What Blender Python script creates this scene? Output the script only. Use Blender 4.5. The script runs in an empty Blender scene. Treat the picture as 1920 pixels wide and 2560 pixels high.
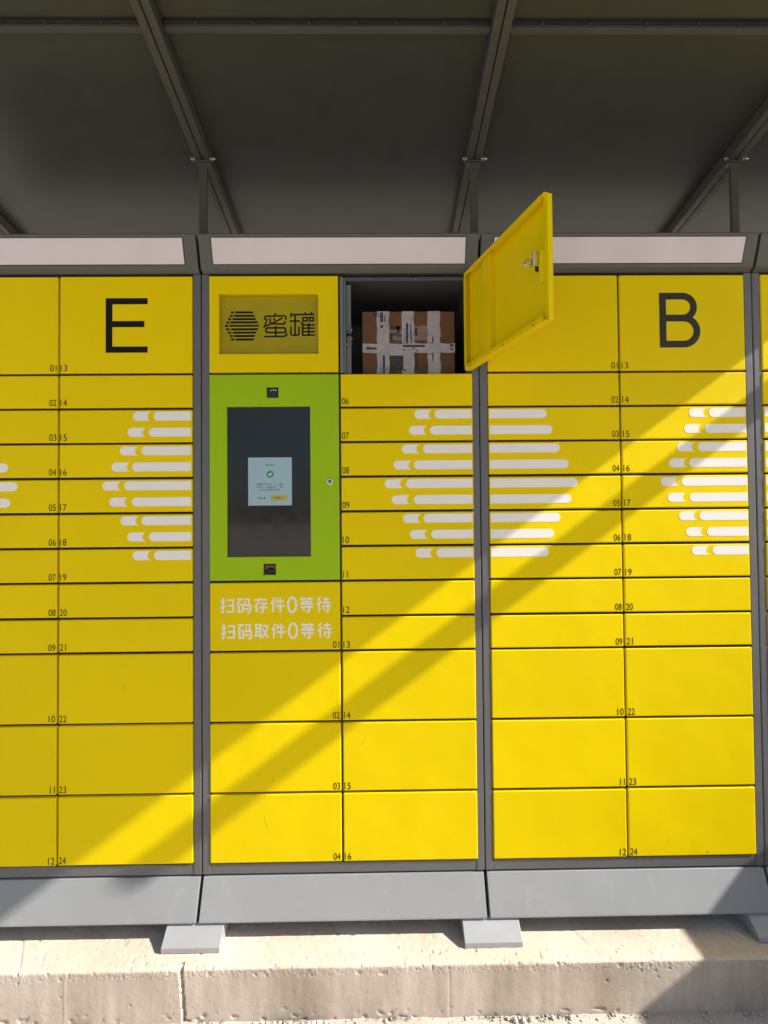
import bpy, bmesh, math, random
from mathutils import Vector, Matrix, noise
random.seed(7)
S = bpy.context.scene
C = S.collection
R_ = math.radians

# ------------------------------------------------------------------ camera, sky, sun, exposure
cam_d = bpy.data.cameras.new('camera'); cam = bpy.data.objects.new('camera', cam_d); C.objects.link(cam)
S.camera = cam
yaw, pit, rol = R_(-0.6417), R_(1.0859), R_(0.4985)
Ry = Matrix.Rotation(yaw, 3, 'Z'); Rx = Matrix.Rotation(pit, 3, 'X')
cr, sr = math.cos(rol), math.sin(rol)
Rr = Matrix(((cr, 0, sr), (0, 1, 0), (-sr, 0, cr)))
M = Ry @ Rx @ Rr
right, fwd, up = M.col[0], M.col[1], M.col[2]
cam.matrix_world = Matrix(((right.x, up.x, -fwd.x, 0), (right.y, up.y, -fwd.y, -1.6757), (right.z, up.z, -fwd.z, 0), (0, 0, 0, 1)))
cam_d.sensor_fit = 'VERTICAL'; cam_d.sensor_height = 24; cam_d.lens = 24 * 1230 / 2560
cam_d.clip_start = 0.02; cam_d.clip_end = 3000

SUN = Vector((1.288, -0.30, 1.0)).normalized()
world = bpy.data.worlds.new('World'); S.world = world; world.use_nodes = True
wn = world.node_tree; bg = wn.nodes['Background']
sky = wn.nodes.new('ShaderNodeTexSky'); sky.sky_type = 'NISHITA'; sky.sun_disc = False
sky.sun_elevation = math.asin(SUN.z); sky.sun_rotation = math.atan2(SUN.x, SUN.y)
sky.dust_density = 2.0; sky.air_density = 1.0
wn.links.new(sky.outputs[0], bg.inputs[0]); bg.inputs[1].default_value = 0.094
sd = bpy.data.lights.new('sun', 'SUN'); sd.energy = 4.9; sd.angle = R_(0.55); sd.color = (1.0, 0.955, 0.88)
sun = bpy.data.objects.new('sun', sd); C.objects.link(sun); sun.location = SUN * 20
sun.rotation_euler = SUN.to_track_quat('Z', 'Y').to_euler()
S.view_settings.view_transform = 'Standard'; S.view_settings.look = 'None'
S.view_settings.gamma = 1.0; S.view_settings.exposure = 0.80
S.view_settings.use_curve_mapping = False

# ------------------------------------------------------------------ materials
def mat(name, col, rough=0.5, metal=0.0, var=0.05, vscale=2.0, bump=0.0, bscale=400, coat=0.0, spec=0.5,
        dirt=0.0, dirtcol=(0.1, 0.09, 0.08), rvar=0.08, streak=False, wave=0.0, orand=0.0, scratch=0.0):
    m = bpy.data.materials.new(name); m.use_nodes = True
    nt = m.node_tree; N = nt.nodes; L = nt.links
    b = N['Principled BSDF']
    b.inputs['Metallic'].default_value = metal
    b.inputs['Specular IOR Level'].default_value = spec
    b.inputs['Coat Weight'].default_value = coat
    b.inputs['Coat Roughness'].default_value = 0.12
    tc = N.new('ShaderNodeTexCoord')
    geo = N.new('ShaderNodeNewGeometry')
    n1 = N.new('ShaderNodeTexNoise'); n1.inputs['Scale'].default_value = vscale; n1.inputs['Detail'].default_value = 5
    if streak:
        mp = N.new('ShaderNodeMapping'); mp.inputs['Scale'].default_value = (6, 6, 0.6)
        L.new(geo.outputs['Position'], mp.inputs[0]); L.new(mp.outputs[0], n1.inputs['Vector'])
    else:
        L.new(geo.outputs['Position'], n1.inputs['Vector'])
    r1 = N.new('ShaderNodeValToRGB')
    r1.color_ramp.elements[0].position = 0.3; r1.color_ramp.elements[1].position = 0.7
    lo = tuple(c * (1 - var) for c in col) + (1,); hi = tuple(min(1, c * (1 + var)) for c in col) + (1,)
    r1.color_ramp.elements[0].color = lo; r1.color_ramp.elements[1].color = hi
    L.new(n1.outputs[0], r1.inputs[0]); out = r1.outputs[0]
    if dirt > 0:
        n2 = N.new('ShaderNodeTexNoise'); n2.inputs['Scale'].default_value = 9; n2.inputs['Detail'].default_value = 8
        n2.inputs['Roughness'].default_value = 0.7
        mp2 = N.new('ShaderNodeMapping'); mp2.inputs['Scale'].default_value = (2.5, 2.5, 0.5)
        L.new(geo.outputs['Position'], mp2.inputs[0]); L.new(mp2.outputs[0], n2.inputs['Vector'])
        mr = N.new('ShaderNodeMapRange'); mr.inputs[1].default_value = 0.55; mr.inputs[2].default_value = 0.8
        mr.inputs[3].default_value = 0; mr.inputs[4].default_value = dirt
        L.new(n2.outputs[0], mr.inputs[0])
        mx = N.new('ShaderNodeMix'); mx.data_type = 'RGBA'
        L.new(mr.outputs[0], mx.inputs[0]); L.new(out, mx.inputs[6]); mx.inputs[7].default_value = (*dirtcol, 1)
        out = mx.outputs[2]
    if scratch > 0:
        ns = N.new('ShaderNodeTexNoise'); ns.inputs['Scale'].default_value = 1.0; ns.inputs['Detail'].default_value = 3; ns.inputs['Distortion'].default_value = 0.6
        ms = N.new('ShaderNodeMapping'); ms.inputs['Scale'].default_value = (160, 1, 9); ms.inputs['Rotation'].default_value = (0, 0.5, 0)
        L.new(geo.outputs['Position'], ms.inputs[0]); L.new(ms.outputs[0], ns.inputs['Vector'])
        nm = N.new('ShaderNodeTexNoise'); nm.inputs['Scale'].default_value = 4.3; nm.inputs['Detail'].default_value = 2
        L.new(geo.outputs['Position'], nm.inputs['Vector'])
        r_a = N.new('ShaderNodeMapRange'); r_a.inputs[1].default_value = 0.70; r_a.inputs[2].default_value = 0.76; L.new(ns.outputs[0], r_a.inputs[0])
        r_b = N.new('ShaderNodeMapRange'); r_b.inputs[1].default_value = 0.54; r_b.inputs[2].default_value = 0.66; r_b.inputs[4].default_value = scratch; L.new(nm.outputs[0], r_b.inputs[0])
        mu = N.new('ShaderNodeMath'); mu.operation = 'MULTIPLY'; L.new(r_a.outputs[0], mu.inputs[0]); L.new(r_b.outputs[0], mu.inputs[1])
        mxs = N.new('ShaderNodeMix'); mxs.data_type = 'RGBA'; L.new(mu.outputs[0], mxs.inputs[0]); L.new(out, mxs.inputs[6]); mxs.inputs[7].default_value = (0.10, 0.08, 0.03, 1)
        out = mxs.outputs[2]
    if orand > 0:
        oi = N.new('ShaderNodeObjectInfo'); mo = N.new('ShaderNodeMapRange'); mo.inputs[3].default_value = 1-orand; mo.inputs[4].default_value = 1+orand*0.5
        L.new(oi.outputs['Random'], mo.inputs[0]); sc = N.new('ShaderNodeVectorMath'); sc.operation = 'SCALE'
        L.new(out, sc.inputs[0]); L.new(mo.outputs[0], sc.inputs['Scale']); out = sc.outputs[0]
    L.new(out, b.inputs['Base Color'])
    n3 = N.new('ShaderNodeTexNoise'); n3.inputs['Scale'].default_value = 14; n3.inputs['Detail'].default_value = 6
    L.new(geo.outputs['Position'], n3.inputs['Vector'])
    mr3 = N.new('ShaderNodeMapRange'); mr3.inputs[1].default_value = 0.3; mr3.inputs[2].default_value = 0.7
    mr3.inputs[3].default_value = max(0.02, rough - rvar); mr3.inputs[4].default_value = min(1, rough + rvar)
    L.new(n3.outputs[0], mr3.inputs[0]); L.new(mr3.outputs[0], b.inputs['Roughness'])
    if bump > 0:
        n4 = N.new('ShaderNodeTexNoise'); n4.inputs['Scale'].default_value = bscale; n4.inputs['Detail'].default_value = 3
        L.new(geo.outputs['Position'], n4.inputs['Vector'])
        bp = N.new('ShaderNodeBump'); bp.inputs['Strength'].default_value = bump; bp.inputs['Distance'].default_value = 0.002
        L.new(n4.outputs[0], bp.inputs['Height']); L.new(bp.outputs[0], b.inputs['Normal'])
        if wave > 0:
            n5 = N.new('ShaderNodeTexNoise'); n5.inputs['Scale'].default_value = 5; n5.inputs['Detail'].default_value = 2
            L.new(geo.outputs['Position'], n5.inputs['Vector'])
            b2 = N.new('ShaderNodeBump'); b2.inputs['Strength'].default_value = 1.0; b2.inputs['Distance'].default_value = wave
            L.new(n5.outputs[0], b2.inputs['Height']); L.new(b2.outputs[0], bp.inputs['Normal'])
    return m

def emis(name, col, s=1.0):
    m = mat(name, tuple(c * 0.3 for c in col), 0.2)
    b = m.node_tree.nodes['Principled BSDF']
    b.inputs['Emission Color'].default_value = (*col, 1); b.inputs['Emission Strength'].default_value = s
    return m

M_YEL = mat('yellow_paint', (0.80, 0.597, 0.0010), 0.44, wave=0.0035, orand=0.035, scratch=0.35, var=0.03, vscale=2.2, bump=0.05, bscale=500, spec=0.07, dirt=0.12, dirtcol=(0.62, 0.43, 0.002))
M_GRN = mat('green_paint', (0.32, 0.50, 0.0015), 0.38, wave=0.003, scratch=0.2, spec=0.18, var=0.04, vscale=3, bump=0.05, bscale=500)
M_GRY = mat('grey_paint', (0.118, 0.116, 0.120), 0.42, wave=0.003, var=0.06, vscale=4, bump=0.06, bscale=500, dirt=0.15, dirtcol=(0.24, 0.22, 0.19))
M_HDR = mat('header_grey', (0.088, 0.086, 0.079), 0.5, var=0.06, vscale=4, bump=0.05, dirt=0.15, dirtcol=(0.2, 0.18, 0.15))
M_PLI = mat('plinth_grey', (0.262, 0.268, 0.275), 0.42, wave=0.004, scratch=0.3, var=0.05, vscale=3, bump=0.05, bscale=500, dirt=0.3, dirtcol=(0.42, 0.42, 0.41))
M_FOT = mat('foot_grey', (0.32, 0.325, 0.335), 0.45, var=0.04, vscale=6, bump=0.05, dirt=0.3, dirtcol=(0.5, 0.47, 0.42))
M_DRK = mat('dark_steel', (0.010, 0.010, 0.011), 0.55, var=0.1)
M_INT = mat('cell_steel', (0.075, 0.08, 0.082), 0.5, var=0.08)
M_JMB = mat('jamb_steel', (0.15, 0.155, 0.16), 0.4, var=0.06)
M_BLK = mat('black_print', (0.008, 0.007, 0.006), 0.6, var=0.1, spec=0.15)
M_NUM = mat('number_print', (0.012, 0.009, 0.005), 0.6, var=0.1, spec=0.15)
M_LTB = mat('letter_grey_print', (0.036, 0.034, 0.028), 0.6, var=0.05, spec=0.2)
M_WHT = mat('white_film', (0.82, 0.785, 0.745), 0.45, var=0.03, vscale=6)
M_SLG = mat('pale_print', (0.80, 0.775, 0.62), 0.5, var=0.05)
M_LBX = mat('light_box_acrylic', (0.66, 0.59, 0.62), 0.33, var=0.04, vscale=1.4, streak=True, rvar=0.02)
M_ACR = mat('logo_acrylic', (0.36, 0.285, 0.0015), 0.09, var=0.08, vscale=5, spec=0.22, rvar=0.04)
M_GLS = mat('screen_glass', (0.014, 0.014, 0.014), 0.09, var=0.5, vscale=2.5, spec=0.5, rvar=0.06)
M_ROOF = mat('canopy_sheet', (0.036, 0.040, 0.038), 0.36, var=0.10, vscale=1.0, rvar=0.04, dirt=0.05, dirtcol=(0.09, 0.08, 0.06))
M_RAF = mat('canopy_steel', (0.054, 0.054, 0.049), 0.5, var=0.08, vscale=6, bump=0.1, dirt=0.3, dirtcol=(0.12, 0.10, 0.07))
M_ZNC = mat('zinc_metal', (0.55, 0.52, 0.45), 0.3, metal=0.9, var=0.1)
M_CHR = mat('chrome_metal', (0.75, 0.74, 0.70), 0.16, metal=1.0, var=0.05)
M_CARD = mat('cardboard', (0.125, 0.054, 0.021), 0.8, var=0.12, vscale=12, bump=0.15, bscale=300, dirt=0.3, dirtcol=(0.22, 0.11, 0.05))
M_TAPE = mat('packing_tape', (0.38, 0.325, 0.31), 0.24, var=0.12, vscale=25, coat=0.3, bump=0.4, bscale=60)
M_TPR = mat('tape_print', (0.03, 0.03, 0.06), 0.4, var=0.2)
M_RENDER = mat('added_wall_render', (0.42, 0.38, 0.32), 0.9, var=0.15, vscale=3, bump=0.3, bscale=60)

# concrete
def concrete(name, c0, c1, cd, vs=3.0, vertical=False):
    m = bpy.data.materials.new(name); m.use_nodes = True
    nt = m.node_tree; N = nt.nodes; L = nt.links; b = N['Principled BSDF']
    b.inputs['Roughness'].default_value = 0.92; b.inputs['Specular IOR Level'].default_value = 0.25
    geo = N.new('ShaderNodeNewGeometry')
    mp = N.new('ShaderNodeMapping'); mp.inputs['Scale'].default_value = (1, 1, 0.25) if vertical else (1, 1, 1)
    L.new(geo.outputs['Position'], mp.inputs[0])
    a = N.new('ShaderNodeTexNoise'); a.inputs['Scale'].default_value = vs; a.inputs['Detail'].default_value = 9; a.inputs['Roughness'].default_value = 0.65
    L.new(mp.outputs[0], a.inputs['Vector'])
    r = N.new('ShaderNodeValToRGB'); e = r.color_ramp.elements
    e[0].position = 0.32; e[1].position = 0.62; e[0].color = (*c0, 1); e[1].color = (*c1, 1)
    L.new(a.outputs[0], r.inputs[0])
    s = N.new('ShaderNodeTexNoise'); s.inputs['Scale'].default_value = 38; s.inputs['Detail'].default_value = 6; s.inputs['Roughness'].default_value = 0.75
    L.new(geo.outputs['Position'], s.inputs['Vector'])
    mr = N.new('ShaderNodeMapRange'); mr.inputs[1].default_value = 0.60; mr.inputs[2].default_value = 0.75; mr.inputs[4].default_value = 0.6
    L.new(s.outputs[0], mr.inputs[0])
    mx = N.new('ShaderNodeMix'); mx.data_type = 'RGBA'; L.new(mr.outputs[0], mx.inputs[0]); L.new(r.outputs[0], mx.inputs[6]); mx.inputs[7].default_value = (*cd, 1)
    # grit specks, clustered
    sp = N.new('ShaderNodeTexNoise'); sp.inputs['Scale'].default_value = 170; sp.inputs['Detail'].default_value = 4; sp.inputs['Roughness'].default_value = 0.6
    ms = N.new('ShaderNodeMapping'); ms.inputs['Scale'].default_value = (1.0, 0.45, 0.8); ms.inputs['Rotation'].default_value = (0, 0, 0.5)
    L.new(geo.outputs['Position'], ms.inputs[0]); L.new(ms.outputs[0], sp.inputs['Vector'])
    cl = N.new('ShaderNodeTexNoise'); cl.inputs['Scale'].default_value = 7; cl.inputs['Detail'].default_value = 3; L.new(geo.outputs['Position'], cl.inputs['Vector'])
    cm = N.new('ShaderNodeMapRange'); cm.inputs[1].default_value = 0.35; cm.inputs[2].default_value = 0.65; cm.inputs[3].default_value = -0.05; cm.inputs[4].default_value = 0.05; L.new(cl.outputs[0], cm.inputs[0])
    ad = N.new('ShaderNodeMath'); L.new(sp.outputs[0], ad.inputs[0]); L.new(cm.outputs[0], ad.inputs[1])
    sr_ = N.new('ShaderNodeMapRange'); sr_.inputs[1].default_value = 0.66; sr_.inputs[2].default_value = 0.71; sr_.inputs[4].default_value = 0.75; L.new(ad.outputs[0], sr_.inputs[0])
    mxp = N.new('ShaderNodeMix'); mxp.data_type = 'RGBA'; L.new(sr_.outputs[0], mxp.inputs[0]); L.new(mx.outputs[2], mxp.inputs[6]); mxp.inputs[7].default_value = (0.13, 0.105, 0.075, 1)
    mx = mxp
    # fine drips
    d = N.new('ShaderNodeTexNoise'); d.inputs['Scale'].default_value = 1; d.inputs['Detail'].default_value = 5
    mp2 = N.new('ShaderNodeMapping'); mp2.inputs['Scale'].default_value = (45, 45, 5) if vertical else (90, 60, 60)
    L.new(geo.outputs['Position'], mp2.inputs[0]); L.new(mp2.outputs[0], d.inputs['Vector'])
    mr2 = N.new('ShaderNodeMapRange'); mr2.inputs[1].default_value = 0.35; mr2.inputs[2].default_value = 0.7; mr2.inputs[3].default_value = 0.93; mr2.inputs[4].default_value = 1.06
    L.new(d.outputs[0], mr2.inputs[0])
    mm = N.new('ShaderNodeVectorMath'); mm.operation = 'SCALE'; L.new(mx.outputs[2], mm.inputs[0]); L.new(mr2.outputs[0], mm.inputs['Scale'])
    L.new(mm.outputs[0], b.inputs['Base Color'])
    bn = N.new('ShaderNodeTexNoise'); bn.inputs['Scale'].default_value = 120; bn.inputs['Detail'].default_value = 8; bn.inputs['Roughness'].default_value = 0.7
    L.new(geo.outputs['Position'], bn.inputs['Vector'])
    bp = N.new('ShaderNodeBump'); bp.inputs['Strength'].default_value = 0.22 if vertical else 0.35; bp.inputs['Distance'].default_value = 0.003
    L.new(bn.outputs[0], bp.inputs['Height']); L.new(bp.outputs[0], b.inputs['Normal'])
    return m
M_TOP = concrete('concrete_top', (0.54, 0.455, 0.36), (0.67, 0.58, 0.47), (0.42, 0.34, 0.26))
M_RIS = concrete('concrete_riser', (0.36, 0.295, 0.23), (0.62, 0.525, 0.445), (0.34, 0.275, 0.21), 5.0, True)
M_GND = concrete('concrete_paving', (0.42, 0.38, 0.32), (0.56, 0.50, 0.42), (0.22, 0.20, 0.16))
M_STN = mat('pale_stone', (0.58, 0.54, 0.48), 0.85, var=0.2, vscale=30)
M_WEED = mat('dry_weed', (0.12, 0.12, 0.05), 0.8, var=0.3, vscale=40)

# ------------------------------------------------------------------ helpers
def box(bm, x0, x1, y0, y1, z0, z1):
    v = [bm.verts.new(p) for p in ((x0,y0,z0),(x1,y0,z0),(x1,y1,z0),(x0,y1,z0),(x0,y0,z1),(x1,y0,z1),(x1,y1,z1),(x0,y1,z1))]
    for f in ((0,3,2,1),(4,5,6,7),(0,1,5,4),(1,2,6,5),(2,3,7,6),(3,0,4,7)):
        bm.faces.new([v[i] for i in f])

def extrude_x(bm, prof, x0, x1):
    """closed (y,z) profile swept along x; prof counter-clockwise seen from +x"""
    a = [bm.verts.new((x0, y, z)) for y, z in prof]; b = [bm.verts.new((x1, y, z)) for y, z in prof]
    n = len(prof)
    for i in range(n):
        bm.faces.new((a[i], b[i], b[(i+1) % n], a[(i+1) % n]))
    bm.faces.new(list(reversed(b))); bm.faces.new(a)

def bevel(bm, r, seg=2, ang=30):
    bmesh.ops.recalc_face_normals(bm, faces=bm.faces)
    ed = [e for e in bm.edges if len(e.link_faces) == 2 and e.calc_face_angle(0) > R_(ang)]
    if ed: bmesh.ops.bevel(bm, geom=ed, offset=r, segments=seg, affect='EDGES', profile=0.5, clamp_overlap=True)

def mk(name, bm, m, parent=None, bev=0, label=None, seg=2, smooth=False, recalc=True):
    if bev: bevel(bm, bev, seg)
    elif recalc: bmesh.ops.recalc_face_normals(bm, faces=bm.faces)
    me = bpy.data.meshes.new(name); bm.to_mesh(me); bm.free()
    me.materials.append(m)
    if smooth:
        for p in me.polygons: p.use_smooth = True
    o = bpy.data.objects.new(name, me); C.objects.link(o)
    if parent: o.parent = parent
    if label: o['label'] = label
    return o

def mbox(name, m, parent, dims, bev=0, label=None):
    bm = bmesh.new(); box(bm, *dims); return mk(name, bm, m, parent, bev, label)

def thing(name, label, cat, loc=(0, 0, 0), group=None):
    o = bpy.data.objects.new(name, None); C.objects.link(o); o.location = loc; o.empty_display_size = 0.1
    o['label'] = label; o['category'] = cat
    if group: o['group'] = group
    return o

def cyl(bm, p0, p1, r, n=12, r2=None):
    p0 = Vector(p0); p1 = Vector(p1); d = (p1 - p0); L = d.length
    mt = Matrix.Translation((p0 + p1) / 2) @ d.to_track_quat('Z', 'Y').to_matrix().to_4x4()
    bmesh.ops.create_cone(bm, cap_ends=True, segments=n, radius1=r, radius2=r if r2 is None else r2, depth=L, matrix=mt)

def panel_holes(bm, x0, x1, z0, z1, y0, y1, holes):
    """slab with rectangular through holes (x0,x1,z0,z1)"""
    xs = sorted({x0, x1, *[h[0] for h in holes], *[h[1] for h in holes]})
    zs = sorted({z0, z1, *[h[2] for h in holes], *[h[3] for h in holes]})
    def solid(i, j):
        if i < 0 or j < 0 or i >= len(xs)-1 or j >= len(zs)-1: return False
        cx, cz = (xs[i]+xs[i+1])/2, (zs[j]+zs[j+1])/2
        return not any(h[0] < cx < h[1] and h[2] < cz < h[3] for h in holes)
    vf = {}
    def v(i, j, k):
        if (i, j, k) not in vf: vf[(i, j, k)] = bm.verts.new((xs[i], y1 if k else y0, zs[j]))
        return vf[(i, j, k)]
    for i in range(len(xs)-1):
        for j in range(len(zs)-1):
            if not solid(i, j): continue
            bm.faces.new((v(i,j,0), v(i+1,j,0), v(i+1,j+1,0), v(i,j+1,0)))
            bm.faces.new((v(i,j,1), v(i,j+1,1), v(i+1,j+1,1), v(i+1,j,1)))
            if not solid(i-1, j): bm.faces.new((v(i,j,0), v(i,j+1,0), v(i,j+1,1), v(i,j,1)))
            if not solid(i+1, j): bm.faces.new((v(i+1,j,0), v(i+1,j,1), v(i+1,j+1,1), v(i+1,j+1,0)))
            if not solid(i, j-1): bm.faces.new((v(i,j,0), v(i,j,1), v(i+1,j,1), v(i+1,j,0)))
            if not solid(i, j+1): bm.faces.new((v(i,j+1,0), v(i+1,j+1,0), v(i+1,j+1,1), v(i,j+1,1)))

def flat_poly(bm, pts, y, th=0.0006):
    """thin plate in the x-z plane, front at y - th"""
    a = [bm.verts.new((x, y - th, z)) for x, z in pts]; b = [bm.verts.new((x, y, z)) for x, z in pts]
    n = len(pts)
    bm.faces.new(a)
    for i in range(n): bm.faces.new((a[i], b[i], b[(i+1) % n], a[(i+1) % n]))

def ribbon(bm, pts, w, y, closed=False, th=0.0006):
    """mitred stroke in the x-z plane"""
    P = [Vector((p[0], p[1])) for p in pts]; n = len(P)
    Lf, Rt = [], []
    for i in range(n):
        if closed: a, b, c = P[i-1], P[i], P[(i+1) % n]
        else: a, b, c = P[max(i-1, 0)], P[i], P[min(i+1, n-1)]
        d1 = (b-a).normalized() if (b-a).length > 1e-9 else None
        d2 = (c-b).normalized() if (c-b).length > 1e-9 else None
        d1 = d1 or d2; d2 = d2 or d1
        t = (d1+d2).normalized(); nn = Vector((-t.y, t.x))
        k = w/2/max(0.5, nn.dot(Vector((-d1.y, d1.x))))
        Lf.append(b+nn*k); Rt.append(b-nn*k)
    m = n if closed else n-1
    for i in range(m):
        j = (i+1) % n
        flat_poly(bm, [(q.x, q.y) for q in (Rt[i], Rt[j], Lf[j], Lf[i])], y, th)

def text_mesh(body, w, h, x, z, y, mt, parent, name, anchor='l', bold=0.0, spacing=1.0, label=None, smallw=None):
    """flat lettering from the built-in font, fitted into w x h, lower left (or right) corner at x, z"""
    cu = bpy.data.curves.new('text', 'FONT'); cu.body = body; cu.offset = bold; cu.space_character = spacing
    cu.resolution_u = 4
    o = bpy.data.objects.new('text', cu); C.objects.link(o)
    bpy.context.view_layer.update()
    me = bpy.data.meshes.new_from_object(o.evaluated_get(bpy.context.evaluated_depsgraph_get()))
    bpy.data.objects.remove(o); bpy.data.curves.remove(cu)
    xs = [v.co.x for v in me.vertices]; ys = [v.co.y for v in me.vertices]
    mx, Mx, my, My = min(xs), max(xs), min(ys), max(ys)
    sx, sz = w/(Mx-mx), h/(My-my)
    ox = x if anchor == 'l' else x-w
    for v in me.vertices:
        v.co = Vector((ox+(v.co.x-mx)*sx, y-0.0006, z+(v.co.y-my)*sz))
    me.materials.clear(); me.materials.append(mt); me.name = name
    ob = bpy.data.objects.new(name, me); C.objects.link(ob); ob.parent = parent
    if label: ob['label'] = label
    return ob

# ------------------------------------------------------------------ levels (z = 0 is eye height)
Zr = [0.843, 0.5082, 0.3901, 0.2717, 0.1535, 0.0351, -0.0827, -0.2002, -0.3193, -0.4362, -0.6736, -0.9092, -1.139]
PITCH = 0.95; X0 = -0.6006
PLAT = -1.360; GRD = -1.522
HB, HM, HT = 0.853, 0.864, 0.968
GAP = 0.0080
FY = -0.003           # front of doors

DIG = {}
def number(txt, door, side, x, z):
    w = 0.0255 if '1' not in txt else (0.0235 if txt != '11' else 0.0175)
    ax = x+0.0035 if side == 'l' else x-0.0035
    return text_mesh(txt, w*0.92, 0.0225, ax, z+0.0060, FY, M_NUM, door, 'number', 'l' if side == 'l' else 'r', bold=0.0)

SL = [(383,270,250),(417,303,280),(465,352,328),(520,405,387),(578,462,440),(534,417,390),(462,347,328),(418,303,280),(383,270,247)]
US = 0.000524
BH = 0.0305
def arc(cx, cz, r, a0, a1, n=7):
    return [(cx+r*math.cos(R_(a0+(a1-a0)*i/n)), cz+r*math.sin(R_(a0+(a1-a0)*i/n))) for i in range(n+1)]
def bars(door, k, xl, xr, ztop, side):
    """k = index of bar 0..8; side 'r' = bars run to the right edge, 'l' = to the left edge"""
    s, e, l = [v*US for v in SL[k]]
    zt = ztop-0.0065-(0 if k % 2 == 0 else 0.0545); zb = zt-BH; r = BH/2; zc = (zt+zb)/2
    if side == 'r':
        bm = bmesh.new(); xe = xr-0.0045
        flat_poly(bm, arc(xr-l+r, zc, r, 90, 270)+[(xe, zb), (xe, zt)], FY)
        mk('white_stripe', bm, M_WHT, door)
        bm = bmesh.new()
        conc = arc(xr-e+0.006, zc, r*1.02, 250, 110)
        pts = arc(xr-s+r, zc, r, 90, 270)+[(xr-e+0.004, zb)]+[p for p in conc if zb < p[1] < zt and p[0] < xr-e+0.004]+[(xr-e+0.004, zt)]
        flat_poly(bm, pts, FY); mk('white_stripe', bm, M_WHT, door)
    else:
        bm = bmesh.new(); xs = xl+0.0035
        flat_poly(bm, [(xs, zt), (xs, zb)]+arc(xl+s-r, zc, r, -90, 90), FY)
        mk('white_stripe', bm, M_WHT, door)
BARROWS = {2: (0, 1), 3: (2, 3), 4: (4, 5), 5: (6, 7), 6: (8,)}

def door(parent, x0, x1, zt, zb, name='locker_door', label=None, m=M_YEL):
    bm = bmesh.new(); box(bm, x0, x1, FY, 0.013, zb, zt)
    o = mk(name, bm, m, parent, 0.0034, label, seg=3)
    return o

def carcass(root, xs, cx, open_cell=None):
    """grey steel body of one cabinet; open_cell = (x0,x1,z0,z1) left hollow"""
    xa, xb = xs+0.0015, xs+PITCH-0.0015
    w = 0.0265
    for a, b in ((xa, xa+w), (xb-w, xb)):
        mbox('side_panel', M_GRY, root, (a, b, 0.0, 0.45, -1.178, HB-0.001), 0.003)
    # bottom rail and top rail
    bm = bmesh.new(); box(bm, xa+w, xb-w, 0.002, 0.03, -1.178, -1.1435); mk('bottom_rail', bm, M_GRY, root, 0.002)
    mbox('floor_panel', M_DRK, root, (xa+0.004, xb-0.004, 0.031, 0.45, -1.176, -1.146))
    mbox('back_panel', M_GRY, root, (xa+w+0.0005, xb-w-0.0005, 0.44, 0.45, -1.1455, HB-0.004))
    # recessed plates seen through the gaps
    if open_cell:
        ox0, ox1, oz0, oz1 = open_cell
        bm = bmesh.new(); panel_holes(bm, xa+w, xb-w, -1.143, HB-0.003, 0.0145, 0.020, [open_cell])
        mk('backing_panel', bm, M_DRK, root)
    else:
        mbox('backing_panel', M_DRK, root, (xa+w, xb-w, 0.0145, 0.020, -1.143, HB-0.003))

def header(root, xs, last_gap=0.0045):
    xa, xb = xs+last_gap, xs+PITCH-last_gap
    g = 0.046
    fa = Vector((-0.015, HM)); fb = Vector((-0.045, HT-0.004))
    za, zb_ = 0.876, 0.953
    ya = -0.015-0.03*(za-HM)/(HT-0.004-HM); yb = -0.015-0.03*(zb_-HM)/(HT-0.004-HM)
    bm = bmesh.new()
    prof = [(0.0, HB), (-0.015, HM), (-0.045, HT-0.004), (-0.042, HT), (0.45, HT), (0.45, HB)]
    extrude_x(bm, prof, xa, xb); mk('header_box', bm, M_HDR, root, 0.0012, seg=1)
    # light panel lies 1.5 mm proud on the tilted face, with a thin dark surround
    n = Vector((-(HT-0.004-HM), -0.03)).normalized()   # outward (y,z)
    def slab(x0, x1, z0, z1, off, m, nm, bev=0.0):
        y0 = -0.015-0.03*(z0-HM)/(HT-0.004-HM); y1 = -0.015-0.03*(z1-HM)/(HT-0.004-HM)
        b = bmesh.new()
        extrude_x(b, [(y0+0.001, z0), (y0+n.x*off, z0+n.y*off), (y1+n.x*off, z1+n.y*off), (y1+0.001, z1)], x0, x1)
        return mk(nm, b, m, root, bev)
    slab(xa+g-0.005, xb-g+0.005, za-0.0025, zb_+0.0025, 0.0006, M_DRK, 'light_panel_surround')
    slab(xa+g-0.002, xb-g+0.002, za, zb_, 0.0022, M_LBX, 'light_panel', 0.0008)

def plinth(root, xs):
    xa, xb = xs+0.0055, xs+PITCH-0.0055
    bm = bmesh.new()
    pts_top = (xa+0.001, xb-0.001); pts_bot = (xa, xb)
    v = []
    for (y, z, e) in ((0.0, -1.184, 0), (-0.046, -1.297, 1), (-0.046, -1.302, 1), (0.03, -1.302, 0), (0.03, -1.184, 0)):
        v.append([bm.verts.new((xa, y, z)), bm.verts.new((xb, y, z))])
    n = len(v)
    for i in range(n):
        j = (i+1) % n; bm.faces.new((v[i][0], v[i][1], v[j][1], v[j][0]))
    bm.faces.new([p[0] for p in v]); bm.faces.new([p[1] for p in reversed(v)])
    mk('plinth', bm, M_PLI, root, 0.0012, seg=1)
    mbox('plinth_base', M_DRK, root, (xa+0.003, xb-0.003, 0.032, 0.44, -1.30, -1.181))

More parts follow.
